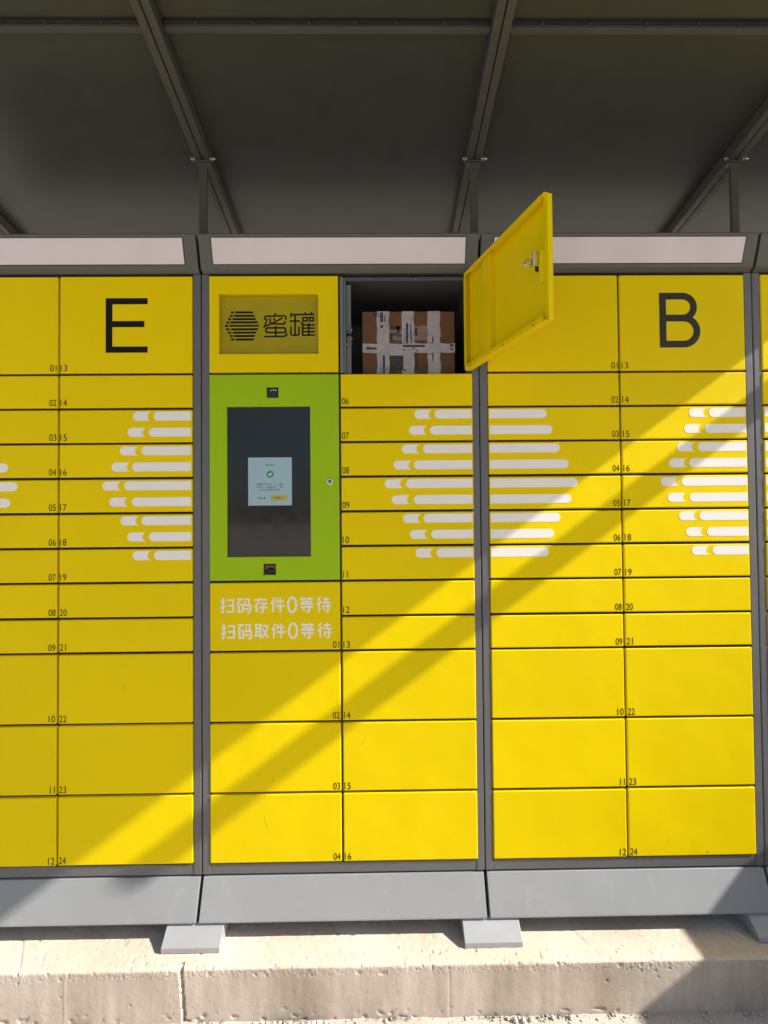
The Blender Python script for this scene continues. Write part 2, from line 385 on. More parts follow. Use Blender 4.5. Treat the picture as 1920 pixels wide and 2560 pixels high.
def cabinet_two_columns(name, label, k, cxo, letter=None, numbers=True, leftdoor_label=None):
    xs = X0+PITCH*k
    root = thing(name, label, 'parcel locker', (0, 0, 0), 'parcel locker cabinets standing in a row')
    cx = xs+cxo
    carcass(root, xs, cx)
    mbox('centre_divider', M_GRY, root, (cx-0.0010, cx+0.0010, 0.0105, 0.0142, -1.142, 0.846))
    cols = (('l', xs+0.0295, cx-0.0035), ('r', cx+0.0035, xs+PITCH-0.0295))
    for ci, (side, a, b) in enumerate(cols):
        rj = random.Random(k*31+ci)
        for i in range(12):
            num = '%02d' % (i+1+12*ci)
            zt = Zr[i]-GAP/2 if i else Zr[0]; zb = Zr[i+1]+GAP/2 if i < 11 else Zr[12]
            lab = None
            if numbers: lab = 'yellow door marked %s' % num
            if i == 0 and ci == 1 and letter: lab = 'large yellow door with letter %s and number 13' % letter
            if i in BARROWS and (ci == 1 or numbers or k == 2):
                lab = (lab or 'yellow door')+' with white stripes'
            jz = rj.uniform(-0.0006, 0.0006); zt += jz; zb += jz
            d = door(root, a, b, zt, zb, label=lab)
            if numbers: number(num, d, 'r' if ci == 0 else 'l', b if ci == 0 else a, zb)
            if i in BARROWS:
                for kb in BARROWS[i]: bars(d, kb, a, b, zt, 'l' if ci == 0 else 'r')
            if i == 0 and ci == 1 and letter == 'E':
                bm = bmesh.new(); ex0, ex1, ez0, ez1 = -0.923, -0.781, 0.581, 0.768; s = 0.0225
                flat_poly(bm, [(ex0, ez0), (ex0+s, ez0), (ex0+s, ez1), (ex0, ez1)], FY)
                for zz, xx in ((ez1-s*.93, ex1), (0.6685, ex1-0.011), (ez0, ex1)):
                    flat_poly(bm, [(ex0+s, zz), (xx, zz), (xx, zz+s*.93), (ex0+s, zz+s*.93)], FY)
                mk('letter', bm, M_BLK, d)
            if i == 0 and ci == 1 and letter == 'B':
                bx0, bx1, bz0, bz1 = 0.974, 1.115, 0.590, 0.780; s = 0.0232; h = s/2
                zm = 0.692; r1 = (bz1-zm-h)/2; r2 = (zm-bz0-h)/2
                pts = [(bx0+s, zm), (bx1-0.010-r1-h, zm)]
                pts += arc(bx1-0.010-r1-h, (zm+bz1-h)/2, r1, -90, 90, 14)[1:]+[(bx0+s, bz1-h)]
                bm = bmesh.new(); ribbon(bm, pts, s, FY)
                pts = [(bx0+s, bz0+h)]+arc(bx1-r2-h, (zm+bz0+h)/2, r2, -90, 90, 14)+[(bx0+s, zm)]
                ribbon(bm, pts, s, FY-0.0001)
                flat_poly(bm, [(bx0, bz0), (bx0+s, bz0), (bx0+s, bz1), (bx0, bz1)], FY-0.0002)
                mk('letter', bm, M_LTB, d)
    header(root, xs); plinth(root, xs)
    return root

# ------------------------------------------------------------------ ground, platform, paving
def nz(x, y, z, s): return noise.noise(Vector((x*s, y*s, z*s)))
def build_platform():
    # profile: back of platform -> front top edge -> riser -> foot; swept along x with displacement
    prof = []
    y = 0.9
    while y > 0.12: prof.append((y, PLAT)); y -= 0.08
    y = 0.12
    while y > -0.128: prof.append((y, PLAT)); y -= 0.004
    for a in range(0, 91, 18): prof.append((-0.130-0.010*math.sin(R_(a)), PLAT-0.010+0.010*math.cos(R_(a))))
    z = PLAT-0.014
    while z > GRD-0.02: prof.append((-0.140, z)); z -= 0.0035
    xs = []; x = -2.6
    while x < 3.0:
        xs.append(x); x += 0.0032 if -1.4 < x < 1.4 else 0.03
    bm = bmesh.new(); grid = []
    JX = -0.615
    for xi in xs:
        row = []
        for (py, pz) in prof:
            top = pz > PLAT-0.001 and py > -0.128
            edge = abs(py+0.132) < 0.016 and pz > PLAT-0.03
            dn = 0.0; dy = 0.0
            if py < 0.13:
                big = nz(xi, py, pz, 3.1)*0.004+nz(xi, py*1.2, 7.0, 11)*0.0022
                fin = nz(xi, py, pz, 45)*0.0010+nz(xi, py, pz, 120)*0.0006
                if top:
                    tr = noise.noise(Vector(((xi+py*0.6)*70, (py-xi*0.6)*8, 3)))
                    dn = big*0.35+fin*0.6+tr*0.0005
                    g = noise.noise(Vector(((xi+py*0.55)*40, (py-xi*0.4)*5, 9)))+0.12*noise.noise(Vector((xi*2, py*2, 4)))
                    if g > 0.46: dn -= (g-0.46)*0.012
                    c = noise.noise(Vector((xi*90, py*90, 1.5)))+0.3*noise.noise(Vector((xi*5, py*5, 8)))
                    lim = 0.55 if py > -0.09 else 0.38
                    if c > lim: dn -= (c-lim)*0.012
                else:
                    dy = -(big*0.10+fin*0.30)
                    p = noise.noise(Vector((xi*70, 4.2, pz*70)))+0.35*noise.noise(Vector((xi*4, 1.2, pz*9)))
                    if p > 0.80: dy += min(0.005, (p-0.80)*0.06)
                    if pz < GRD+0.040:
                        q = noise.noise(Vector((xi*45, 2.2, pz*70)))+0.4*noise.noise(Vector((xi*5, 2.2, 1)))
                        if q > 0.36: dy += (q-0.36)*0.022*(GRD+0.040-pz)/0.040
                if edge or (top and py < -0.112):
                    k = 1.0 if edge else 0.5
                    ch = noise.noise(Vector((xi*30, py*60, pz*60+0.2)))*0.6+noise.noise(Vector((xi*90, py*90, pz*90)))*0.7-0.22
                    ch2 = noise.noise(Vector((xi*190, py*150, pz*150)))
                    dy += (max(0, ch-0.10)*0.0075+ch2*0.0014)*k; dn -= (max(0, ch-0.10)*0.0055+abs(ch2)*0.0012)*k
                # casting joint: slab left of it stands 4 mm proud, slanting crack
                jx = JX+0.010*(PLAT-pz)/0.16+nz(0, 0, pz, 60)*0.003
                if not top:
                    if xi < jx: dy -= 0.004
                    if abs(xi-jx) < 0.0045: dy += 0.016
                    if abs(xi+0.965) < 0.004: dy -= 0.0008
                    if abs(xi-0.205) < 0.003: dy += 0.0008
            row.append(bm.verts.new((xi, py+dy, pz+dn)))
        grid.append(row)
    for i in range(len(grid)-1):
        for j in range(len(prof)-1):
            bm.faces.new((grid[i][j], grid[i][j+1], grid[i+1][j+1], grid[i+1][j]))
    nt = sum(1 for p in prof if p[1] > PLAT-0.001 and p[0] > -0.128)+2
    me = bpy.data.meshes.new('concrete_platform')
    bmesh.ops.recalc_face_normals(bm, faces=bm.faces)
    bm.to_mesh(me); bm.free()
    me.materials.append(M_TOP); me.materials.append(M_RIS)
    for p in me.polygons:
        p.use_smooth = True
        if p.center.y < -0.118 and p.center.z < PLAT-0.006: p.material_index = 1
    if me.polygons[5].normal.z < 0: me.flip_normals()
    o = bpy.data.objects.new('concrete_platform', me); C.objects.link(o); o['kind'] = 'structure'
    o['label'] = 'raised concrete platform with chipped front edge under the lockers'
build_platform()

bm = bmesh.new()                                   # the paving sheet, reaching the horizon
xs = [-900, -60, -8]+[-2+0.02*i for i in range(201)]+[8, 60, 900]
ys = [900, 60, 4]+[0.2-0.02*i for i in range(46)]+[-3, -60, -900]
g = [[bm.verts.new((x, y, GRD+(nz(x, y, 0, 9)*0.004+nz(x, y, 2, 60)*0.003 if abs(x) < 3 and abs(y) < 1 else 0))) for y in ys] for x in xs]
for i in range(len(xs)-1):
    for j in range(len(ys)-1):
        bm.faces.new((g[i][j], g[i][j+1], g[i+1][j+1], g[i+1][j]))
o = mk('pavement', bm, M_GND, smooth=True); o['kind'] = 'structure'

# ------------------------------------------------------------------ cabinets
cabE = cabinet_two_columns('parcel_locker', 'yellow parcel locker marked E, left of the cabinet with the screen', -1, 0.4690, 'E')
cabB = cabinet_two_columns('parcel_locker', 'yellow parcel locker marked B, right of the open door', 1, 0.4840, 'B')
cabA = cabinet_two_columns('parcel_locker', 'yellow parcel locker cut off at the right edge, beyond the one marked B', 2, 0.475, None, numbers=False)

# centre cabinet with the screen
xs = X0; cx = xs+0.4715
root = thing('parcel_locker', 'parcel locker with green screen panel and one door standing open', 'parcel locker', (0, 0, 0), 'parcel locker cabinets standing in a row')
CELL = (cx+0.004, xs+PITCH-0.030, Zr[1]+0.001, Zr[0]-0.002)
carcass(root, xs, cx, CELL)
header(root, xs); plinth(root, xs)
mbox('centre_divider', M_GRY, root, (cx-0.0010, cx+0.0010, 0.0105, 0.0142, -1.142, Zr[1]))
la, lb = xs+0.0285, cx-0.0035
ra, rb = cx+0.0035, xs+PITCH-0.0245
# open cell lining
c0, c1, d0, d1 = CELL
mbox('cell_wall', M_INT, root, (c0-0.002, c0+0.0005, 0.0205, 0.43, d0, d1))
mbox('cell_wall', M_INT, root, (c1-0.0005, c1+0.002, 0.0205, 0.43, d0, d1))
mbox('cell_floor', M_INT, root, (c0+0.0008, c1-0.0008, 0.0205, 0.43, d0-0.002, d0+0.001))
mbox('cell_ceiling', M_INT, root, (c0+0.0008, c1-0.0008, 0.0205, 0.43, d1-0.001, d1+0.002))
mbox('cell_back', M_INT, root, (c0+0.0012, c1-0.0012, 0.425, 0.43, d0+0.0012, d1-0.0012))
# jamb of the open cell: folded strip, lock keeper plate with screws
jb = bmesh.new()
box(jb, c0-0.0015, c0+0.010, -0.001, 0.0195, d0+0.001, d1-0.001)
box(jb, c0+0.0102, c0+0.018, 0.006, 0.020, d0+0.001, d1-0.001)
mk('jamb', jb, M_JMB, root, 0.001)
kp = mbox('keeper_plate', M_JMB, root, (c0+0.0182, c0+0.0355, 0.020, 0.023, d0+0.002, d1-0.018), 0.001)
bm = bmesh.new(); box(bm, c0+0.020, c0+0.0365, 0.0165, 0.0198, 0.603, 0.678); mk('keeper_bracket', bm, M_GRY, kp, 0.001)
bm = bmesh.new(); box(bm, c0+0.022, c0+0.038, 0.0145, 0.0163, 0.6435, 0.6495); box(bm, c0+0.021, c0+0.026, 0.0143, 0.0163, 0.640, 0.653); mk('keeper_slot', bm, M_BLK, kp)
for zz, xx in ((0.669, c0+0.022), (0.662, c0+0.0372), (0.632, c0+0.0372), (0.610, c0+0.022)):
    bm = bmesh.new(); cyl(bm, (xx, 0.0168, zz), (xx, 0.0135, zz), 0.0024, 10); mk('screw', bm, M_ZNC, kp)
bm = bmesh.new(); box(bm, c1-0.014, c1-0.001, 0.002, 0.019, d0+0.001, d1-0.001); mk('jamb', bm, M_JMB, root, 0.001)
bm = bmesh.new(); box(bm, c0+0.019, c1-0.015, 0.003, 0.016, d1-0.012, d1-0.001); lip = mk('cell_lip', bm, M_INT, root, 0.001)
for xx in (c0+0.10, c0+0.26):
    bm = bmesh.new(); cyl(bm, (xx, 0.0035, d1-0.007), (xx, 0.001, d1-0.007), 0.002, 8); mk('screw', bm, M_ZNC, lip)

# logo door
bm = bmesh.new(); lx0, lx1, lz0, lz1 = -0.5390, -0.2010, 0.5755, 0.7825
panel_holes(bm, la, lb, Zr[1]+GAP/2, Zr[0], FY, 0.013, [(lx0, lx1, lz0, lz1)])
ld = mk('logo_door', bm, M_YEL, root, 0.0018, label='yellow door with recessed logo window')
pl = mbox('logo_plate', M_ACR, root, (lx0-0.004, lx1+0.004, 0.0132, 0.0142, lz0-0.004, lz1+0.004))
fy = 0.0132
W_ = 0.3380/(1528-103); H_ = 0.2070/(938-80)
def q(x, y): return (lx0+(x-103)*W_, lz1-(y-80)*H_)
sh = [(255,297),(242,282),(215,258),(188,232),(172,213),(188,232),(215,258),(242,282),(258,298)]
lg = [(318,578),(300,598),(275,613),(250,643),(232,668),(255,643),(282,617),(300,600),(322,585)]
yy = [320,370,417,464,513,563,611,660,710]
bm = bmesh.new()
for (a, b), (c, d), y0 in zip(sh, lg, yy):
    sl = 6 if y0 < 500 else (-6 if y0 > 530 else 0)
    flat_poly(bm, [q(a, y0+15), q(b, y0+15), q(b+3, y0-14), q(a+sl, y0-14)], fy)
    if sl == 0: flat_poly(bm, [q(c, y0+13), q(d-12, y0+13), q(d, y0), q(d-12, y0-12), q(c+3, y0-12)], fy)
    else: flat_poly(bm, [q(c, y0+15), q(d+sl*.6, y0+15), q(d-sl*.6, y0-14), q(c+3, y0-14)], fy)
mk('logo_emblem', bm, M_BLK, pl)
def strokes(name, lst, w):
    bm = bmesh.new()
    for i, s in enumerate(lst):
        cl = s[0] == 'c'; pts = [q(*p) for p in (s[1:] if cl else s)]
        ribbon(bm, pts, w, fy-0.00003*i, cl)
    return mk(name, bm, M_BLK, pl)
wq = 23*W_
strokes('logo_character', [
    [(897,333),(897,376)], [(745,428),(745,392),(760,376),(1035,373),(1052,388),(1052,428)],
    [(822,404),(828,488)], [(778,410),(768,460),(745,508)], [(1002,402),(880,468),(725,536)],
    [(858,488),(1015,490),(1036,478),(1040,448)], [(880,402),(886,440)],
    ['c',(785,545),(1022,545),(1046,560),(1046,598),(1022,613),(785,613),(762,598),(762,560)],
    [(903,520),(903,668)], [(738,670),(1030,668),(1060,648),(1058,616)]], wq)
strokes('logo_character', [
    [(1128,332),(1128,395)], [(1128,356),(1470,354)], [(1105,448),(1260,448)], [(1185,360),(1185,652)],
    [(1125,528),(1125,636),(1142,652),(1222,652),(1240,636),(1240,528)], [(1335,322),(1335,352)], [(1425,318),(1425,352)],
    ['c',(1300,400),(1362,400),(1362,448),(1300,448)], ['c',(1396,398),(1450,398),(1450,446),(1396,446)],
    [(1264,478),(1294,478),(1294,662)], [(1385,474),(1385,655)],
    [(1296,505),(1470,505)], [(1296,552),(1470,552)], [(1296,602),(1470,602)], [(1296,652),(1470,652)]], wq)

# green screen panel
gz1, gz0 = Zr[1]-GAP/2, Zr[7]+GAP/2
sx0, sx1, sz0, sz1 = -0.5135, -0.2305, -0.1165, 0.3945
ch = (-0.3780, -0.3375, 0.4245, 0.4610); qh = (-0.3915, -0.3490, -0.1780, -0.1405)
bm = bmesh.new(); panel_holes(bm, la, lb, gz0, gz1, FY, 0.013, [(sx0, sx1, sz0, sz1), ch, qh])
gp = mk('screen_panel', bm, M_GRN, root, 0.0016, label='green door panel around the touch screen')
scr = mbox('touch_screen', M_GLS, gp, (sx0-0.004, sx1+0.004, 0.0062, 0.0125, sz0-0.004, sz1+0.004))
# items on the panel: camera, scanner, lock (sub-parts of the panel)
bm = bmesh.new(); box(bm, ch[0]-0.002, ch[1]+0.002, 0.004, 0.012, ch[2]-0.002, ch[3]+0.002); cmr = mk('camera_window', bm, M_GLS, gp)
bm = bmesh.new()
for a, b in ((-0.3665, -0.3615), (-0.3505, -0.3445)): box(bm, a, b, 0.0034, 0.0039, 0.4500, 0.4522)
box(bm, -0.3575, -0.3545, 0.0034, 0.0039, 0.4500, 0.4555)
mk('camera_mark', bm, M_WHT, gp)
M_SCN = mat('scanner_red', (0.16, 0.05, 0.03), 0.3, var=0.3, vscale=30)
bm = bmesh.new(); box(bm, qh[0]-0.002, qh[1]+0.002, 0.009, 0.012, qh[2]-0.002, qh[3]+0.002); mk('scanner_window', bm, M_DRK, gp)
bm = bmesh.new(); box(bm, qh[0]+0.004, qh[1]-0.003, 0.006, 0.0088, -0.158, -0.146); mk('scanner_lens', bm, M_SCN, gp, 0.001)
bm = bmesh.new(); box(bm, qh[0]+0.015, qh[1]-0.010, 0.005, 0.0058, -0.161, -0.154); mk('scanner_bar', bm, M_BLK, gp)
bm = bmesh.new(); cyl(bm, (-0.164, FY, 0.137), (-0.164, FY-0.004, 0.137), 0.0105, 20); mk('lock_ring', bm, M_CHR, gp, 0.001)
bm = bmesh.new(); cyl(bm, (-0.164, FY-0.0041, 0.137), (-0.164, FY-0.0065, 0.137), 0.006, 16); mk('lock_core', bm, M_DRK, gp)
bm = bmesh.new(); box(bm, -0.1645, -0.1635, FY-0.0072, FY-0.0066, 0.133, 0.141); box(bm, -0.167, -0.161, FY-0.0072, FY-0.0066, 0.1365, 0.1375); mk('lock_keyway', bm, M_CHR, gp)
# lit window on the screen
M_UI = emis('screen_lit', (0.165, 0.23, 0.255), 0.62); M_UIB = emis('screen_button', (0.30, 0.24, 0.03), 0.45)
M_UIG = emis('screen_green', (0.012, 0.13, 0.06), 0.7); M_UIW = emis('screen_white', (0.5, 0.6, 0.55), 0.6); M_UID = mat('screen_text', (0.01, 0.014, 0.02), 0.3)
u0, u1, v0, v1 = -0.4435, -0.2950, 0.0575, 0.2215
def ui(px, py): return (u0+(px-208)/(1350-208)*(u1-u0), v1-(py-235)/(1485-235)*(v1-v0))
dl = bmesh.new(); box(dl, u0, u1, 0.0052, 0.0060, v0, v1); dlg = mk('screen_dialog', dl, M_UI, gp)
def urect(bm, a, b, c, d, y=0.0050): 
    p = ui(a, b); r = ui(c, d); box(bm, p[0], r[0], y-0.0002, y, r[1], p[1])
random.seed(3)
bm = bmesh.new()
def glyphs(a, c, yt, yb, step, y=0.0050):
    x = a
    while x < c-step*.5:
        if random.random() > 0.06:
            w = step*0.82; hh = yb-yt
            for _ in range(3):
                rx = x+random.random()*w*.5; ry = yt+random.random()*hh*.5
                urect(bm, rx, ry, rx+w*.45, ry+hh*.22, y-0.00002*_)
            urect(bm, x+w*random.choice((.1, .45)), yt, x+w*random.choice((.3, .62)), yb, y-0.0001)
        x += step
glyphs(665, 910, 412, 468, 62); glyphs(425, 1145, 908, 955, 48); glyphs(420, 1145, 984, 1034, 48)
glyphs(480, 1080, 1058, 1105, 48); glyphs(440, 680, 1265, 1320, 58)
mk('screen_characters', bm, M_UID, gp)
bm = bmesh.new(); p = ui(782, 672); cyl(bm, (p[0], 0.0049, p[1]), (p[0], 0.0051, p[1]), 0.0125, 28); mk('check_icon', bm, M_UIG, gp)
bm = bmesh.new(); ribbon(bm, [ui(742, 668), ui(775, 700), ui(828, 640)], 0.0022, 0.0047, th=0.0002); mk('check_mark', bm, M_UIW, gp)
bm = bmesh.new(); urect(bm, 798, 1218, 1212, 1362); mk('dialog_button', bm, M_UIB, gp)
bm = bmesh.new(); glyphs(890, 1120, 1265, 1320, 58, 0.0046); mk('button_characters', bm, M_UID, gp)

# the slogan door and the rest of the left column
def std_door(a, b, zt, zb, num, side, extra=''):
    d = door(root, a, b, zt, zb, label='yellow door marked %s%s' % (num, extra))
    if num != '01x': number(num, d, side, a if side == 'l' else b, zb)
    return d
d = std_door(la, lb, Zr[7]-GAP/2, Zr[9]+GAP/2, '01', 'r', ' with two lines of pale slogan')
LW = 0.378
GL = {
 '扫': [[(8,74),(40,74)], [(25,98),(25,8),(10,4)], [(6,32),(42,46)], [(50,84),(94,84),(94,4)], [(54,48),(94,48)], [(48,10),(94,10)]],
 '码': [[(4,90),(46,90)], [(24,90),(6,44)], [(16,54),(42,54),(42,8),(16,8),(16,54)], [(54,90),(86,90),(83,50)], [(62,74),(58,50),(96,50),(92,6),(74,4)], [(50,26),(82,26)]],
 '存': [[(6,84),(94,84)], [(46,98),(30,62),(6,36)], [(22,52),(22,2)], [(42,62),(88,62),(66,46)], [(66,46),(66,8),(48,3)], [(38,34),(96,34)]],
 '件': [[(30,98),(6,54)], [(19,70),(19,2)], [(48,92),(36,60)], [(44,74),(92,74)], [(36,42),(98,42)], [(68,98),(68,2)]],
 '取': [[(4,92),(52,92)], [(14,92),(14,20)], [(42,92),(42,2)], [(14,68),(42,68)], [(14,46),(42,46)], [(4,18),(54,28)], [(56,84),(92,84),(78,40),(52,6)], [(60,66),(74,36),(98,6)]],
 '等': [[(22,98),(8,78)], [(18,88),(46,88)], [(30,86),(36,76)], [(64,98),(52,80)], [(60,88),(94,88)], [(72,86),(78,76)], [(16,68),(86,68)], [(50,76),(50,54)], [(4,54),(96,54)], [(8,34),(94,34)], [(66,50),(66,6),(46,3)], [(26,26),(38,12)]],
 '待': [[(30,98),(8,76)], [(32,74),(6,44)], [(21,58),(21,2)], [(46,84),(88,84)], [(67,98),(67,62)], [(38,62),(98,62)], [(40,38),(98,38)], [(80,56),(80,6),(62,3)], [(48,28),(58,14)]],
}
def slogan_line(chars, x, zc):
    w = 0.0500; h = 0.0525; px = x; pitch = 0.0572
    for c in chars:
        bm = bmesh.new()
        if c == '0':
            ribbon(bm, [(px+0.0165+0.0135*math.cos(a*math.pi/14), zc+0.0245*math.sin(a*math.pi/14)) for a in range(28)], 0.0078, FY, True)
            px += 0.0405
        else:
            for i, st in enumerate(GL[c]):
                ribbon(bm, [(px+u*w/100, zc-h/2+v*h/100) for u, v in st], 0.0061, FY-0.00003*i)
            px += pitch
        mk('slogan_character', bm, M_SLG, d)
slogan_line('扫码存件0等待', -0.5400, -0.2790)
slogan_line('扫码取件0等待', -0.5375, -0.3665)
for i, num in ((9, '02'), (10, '03'), (11, '04')):
    std_door(la, lb, Zr[i]-GAP/2, Zr[i+1]+(GAP/2 if i < 11 else 0), num, 'r')
for i in range(1, 12):
    num = '%02d' % (i+5)
    dd = std_door(ra, rb, Zr[i]-GAP/2, Zr[i+1]+(GAP/2 if i < 11 else 0), num, 'l', ' with white stripes' if i in BARROWS else '')
    if i in BARROWS:
        for kb in BARROWS[i]: bars(dd, kb, ra, rb, Zr[i]-GAP/2, 'r')

M_SCUFF = mat('scuff_mark', (0.34, 0.25, 0.01), 0.6, var=0.2)
def scuff(parent, pts, w, m=M_SCUFF):
    bm = bmesh.new(); ribbon(bm, pts, w, FY, th=0.00025); mk('scuff', bm, m, parent)
kids = {o.get('label', ''): o for o in root.children}
scuff(kids['yellow door marked 15'], [(-0.066, -0.752), (-0.058, -0.743), (-0.051, -0.733)], 0.0011)
scuff(kids['yellow door marked 04'], [(-0.392, -0.985), (-0.388, -1.005), (-0.381, -1.022)], 0.0012)
kb_ = {o.get('label', ''): o for o in cabB.children}
scuff(kb_['yellow door marked 24'], [(1.098, -1.1265), (1.106, -1.1275)], 0.0022, M_BLK)
scuff(kb_['yellow door marked 24'], [(0.965, -1.095), (0.975, -1.080)], 0.0012)
# open door, seen from its inside: built along u (hinge -> free edge), v (outer sheet -> inside), z
HX, HY = 0.3215, -0.006
du = Vector((0.304, -0.9527)).normalized(); dv = Vector((-0.9527, -0.304)).normalized()
DLN, DT = 0.440, 0.024
oz0, oz1 = Zr[1]+GAP/2, Zr[0]
def dbox(bm, u0, u1, v0, v1, z0, z1):
    c = []
    for z in (z0, z1):
        for (u, v) in ((u0, v0), (u1, v0), (u1, v1), (u0, v1)):
            c.append(bm.verts.new((HX+du.x*u+dv.x*v, HY+du.y*u+dv.y*v, z)))
    for f in ((0,3,2,1),(4,5,6,7),(0,1,5,4),(1,2,6,5),(2,3,7,6),(3,0,4,7)): bm.faces.new([c[i] for i in f])
bm = bmesh.new(); dbox(bm, 0, DLN, 0, 0.0015, oz0, oz1)
od = mk('open_door', bm, M_YEL, root, label='yellow door standing open, seen from its inside')
T = 0.0015
for nm, args in (('door_edge', (0, DLN, T+0.0001, DT, oz0, oz0+T)), ('door_edge', (0, DLN, T+0.0001, DT, oz1-T, oz1)),
                 ('door_edge', (0, T, T+0.0001, DT, oz0+T+0.0001, oz1-T-0.0001)), ('door_edge', (DLN-T, DLN, T+0.0001, 0.0135, oz0+T+0.0001, oz1-T-0.0001))):
    bm = bmesh.new(); dbox(bm, *args); mk(nm, bm, M_YEL, od, 0.0006)
for nm, args in (('door_lip', (0.002, DLN-0.012, DT+0.0001, DT+0.0017, oz0, oz0+0.014)), ('door_lip', (0.002, DLN-0.016, DT+0.0001, DT+0.0017, oz1-0.014, oz1)),
                 ('door_lip', (0.0, 0.013, DT+0.0002, DT+0.0019, oz0+0.0145, oz1-0.0145)),
                 ('door_lip', (DLN-0.016, DLN, 0.0136, 0.0152, oz0+0.001, oz1-0.001)),
                 ('stiffener', (0.118, 0.160, T+0.0001, 0.020, oz0+0.002, oz1-0.002)),
                 ('hinge_leaf', (0.018, 0.0205, T+0.0001, 0.012, oz0+0.003, oz1-0.003))):
    bm = bmesh.new(); dbox(bm, *args); mk(nm, bm, M_YEL, od, 0.0005)
# holes and screws along the lower edge
for u in (0.030, 0.045, 0.066, 0.235, 0.385):
    bm = bmesh.new(); dbox(bm, u, u+0.006, DT+0.0018, DT+0.0022, oz0+0.003, oz0+0.0065); mk('slot', bm, M_BLK, od)
for z in (oz1-0.006, oz0+0.006):
    bm = bmesh.new(); dbox(bm, -0.006, 0.006, 0.004, 0.016, z-0.004, z+0.004); mk('hinge_knuckle', bm, M_ZNC if z < 0.6 else M_YEL, od, 0.0006)
# lock: steel case, yellow cover, hooked bolt
bm = bmesh.new(); dbox(bm, 0.410, 0.4235, T+0.0002, 0.022, 0.622, 0.702); mk('lock_cover', bm, M_YEL, od, 0.001)
bm = bmesh.new(); dbox(bm, 0.4055, 0.4090, 0.004, 0.038, 0.666, 0.704); mk('lock_plate', bm, M_CHR, od, 0.0004)
bm = bmesh.new(); dbox(bm, 0.388, 0.4052, 0.003, 0.018, 0.662, 0.692); mk('lock_body', bm, M_DRK, od, 0.001)
bm = bmesh.new()
def dv3(u, v, z): return (HX+du.x*u+dv.x*v, HY+du.y*u+dv.y*v, z)
path = [dv3(0.397, 0.012, 0.681), dv3(0.395, 0.028, 0.685), dv3(0.392, 0.040, 0.689), dv3(0.390, 0.050, 0.683), dv3(0.390, 0.052, 0.676), dv3(0.392, 0.044, 0.672), dv3(0.395, 0.030, 0.673)]
for a, b in zip(path[:-1], path[1:]): cyl(bm, a, b, 0.0030, 8)
mk('lock_hook', bm, M_ZNC, od)
bm = bmesh.new(); dbox(bm, 0.396, 0.400, 0.019, 0.036, 0.674, 0.680); mk('lock_bolt', bm, M_CHR, od, 0.0004)

# ------------------------------------------------------------------ parcel in the open cell
par = thing('cardboard_box', 'taped brown cardboard box inside the open locker cell', 'box', (0.112, 0.19, d0+0.001))
def pb(name, m, x0, x1, y0, y1, z0, z1, bev=0, parent=par, label=None):
    bm = bmesh.new(); box(bm, x0-0.112, x1-0.112, y0-0.19, y1-0.19, z0-d0-0.001, z1-d0-0.001)
    return mk(name, bm, m, parent, bev, label)
PY = 0.055; px0, px1 = -0.052, 0.276; pz0, pz1 = d0+0.001, 0.744
pb('box_body', M_CARD, px0, px1, PY, PY+0.30, pz0, pz1, 0.003)
def pp(x, y): return (px0+(x-300)/(1470-300)*(px1-px0), pz1-(y-180)/(945-180)*(pz1-pz0))
def prect(name, m, a, b, c, d, off, parent=par, th=0.0006, jag=0.0):
    A = pp(a, b); B = pp(c, d)
    bm = bmesh.new(); n = 14
    vert = abs(d-b) > abs(c-a)
    va = []
    for i in range(n+1):
        t = i/n; w = 0.0014*math.sin(i*1.7+a)+random.uniform(-.0006, .0006)
        dep = random.uniform(0, 0.0012)
        if vert:
            z = A[1]+(B[1]-A[1])*t; va.append(((A[0]+w, z), (B[0]+w, z), dep))
        else:
            x = A[0]+(B[0]-A[0])*t; va.append(((x, A[1]+w), (x, B[1]+w), dep))
    for i in range(n):
        l0, r0, e0 = va[i]; l1, r1, e1 = va[i+1]
        V = [bm.verts.new((p[0]-0.112, PY-off-e-0.19, p[1]-d0-0.001)) for p, e in ((l0, e0), (r0, e0), (r1, e1), (l1, e1))]
        bm.faces.new(V)
    bmesh.ops.remove_doubles(bm, verts=bm.verts, dist=1e-5)
    g = bmesh.ops.extrude_face_region(bm, geom=bm.faces[:])
    bmesh.ops.translate(bm, verts=[e for e in g['geom'] if isinstance(e, bmesh.types.BMVert)], vec=(0, th, 0))
    return mk(name, bm, m, parent, smooth=False)
t1 = prect('tape_strip', M_TAPE, 485, 182, 640, 944, 0.0012)
t2 = prect('tape_strip', M_TAPE, 800, 182, 955, 944, 0.0012)
t3 = prect('tape_strip', M_TAPE, 1125, 182, 1285, 944, 0.0012)
t4 = prect('tape_strip', M_TAPE, 303, 560, 1468, 668, 0.0032)
t6 = prect('tape_strip', M_TAPE, 1196, 184, 1262, 862, 0.0036)
t7 = prect('tape_strip', M_TAPE, 640, 585, 812, 700, 0.0046)
t5 = prect('tape_strip', M_TAPE, 640, 350, 1125, 520, 0.0004)
t5.data.materials[0] = mat('clear_tape', (0.22, 0.105, 0.045), 0.2, var=0.15, vscale=20, coat=0.5)
def mark(parent, items, off, m=M_TPR):
    bm = bmesh.new()
    for (a, b, c, d) in items:
        A = pp(a, b); B = pp(c, d); box(bm, A[0]-0.112, B[0]-0.112, PY-off-0.0003-0.19, PY-off-0.19, B[1]-d0-0.001, A[1]-d0-0.001)
    mk('tape_print', bm, m, parent)
random.seed(11)
def dotcol(x, y0, y1, w=12, st=26): return [(x, y, x+w, y+st*.55) for y in range(y0, y1, st)]
mark(t1, [(528,195,562,308),(530,345,562,375),(575,240,592,262),(577,272,595,298),(503,225,515,245),(503,200,515,215),(556,695,584,940),(604,836,616,868)]+dotcol(527, 765, 930), 0.0028)
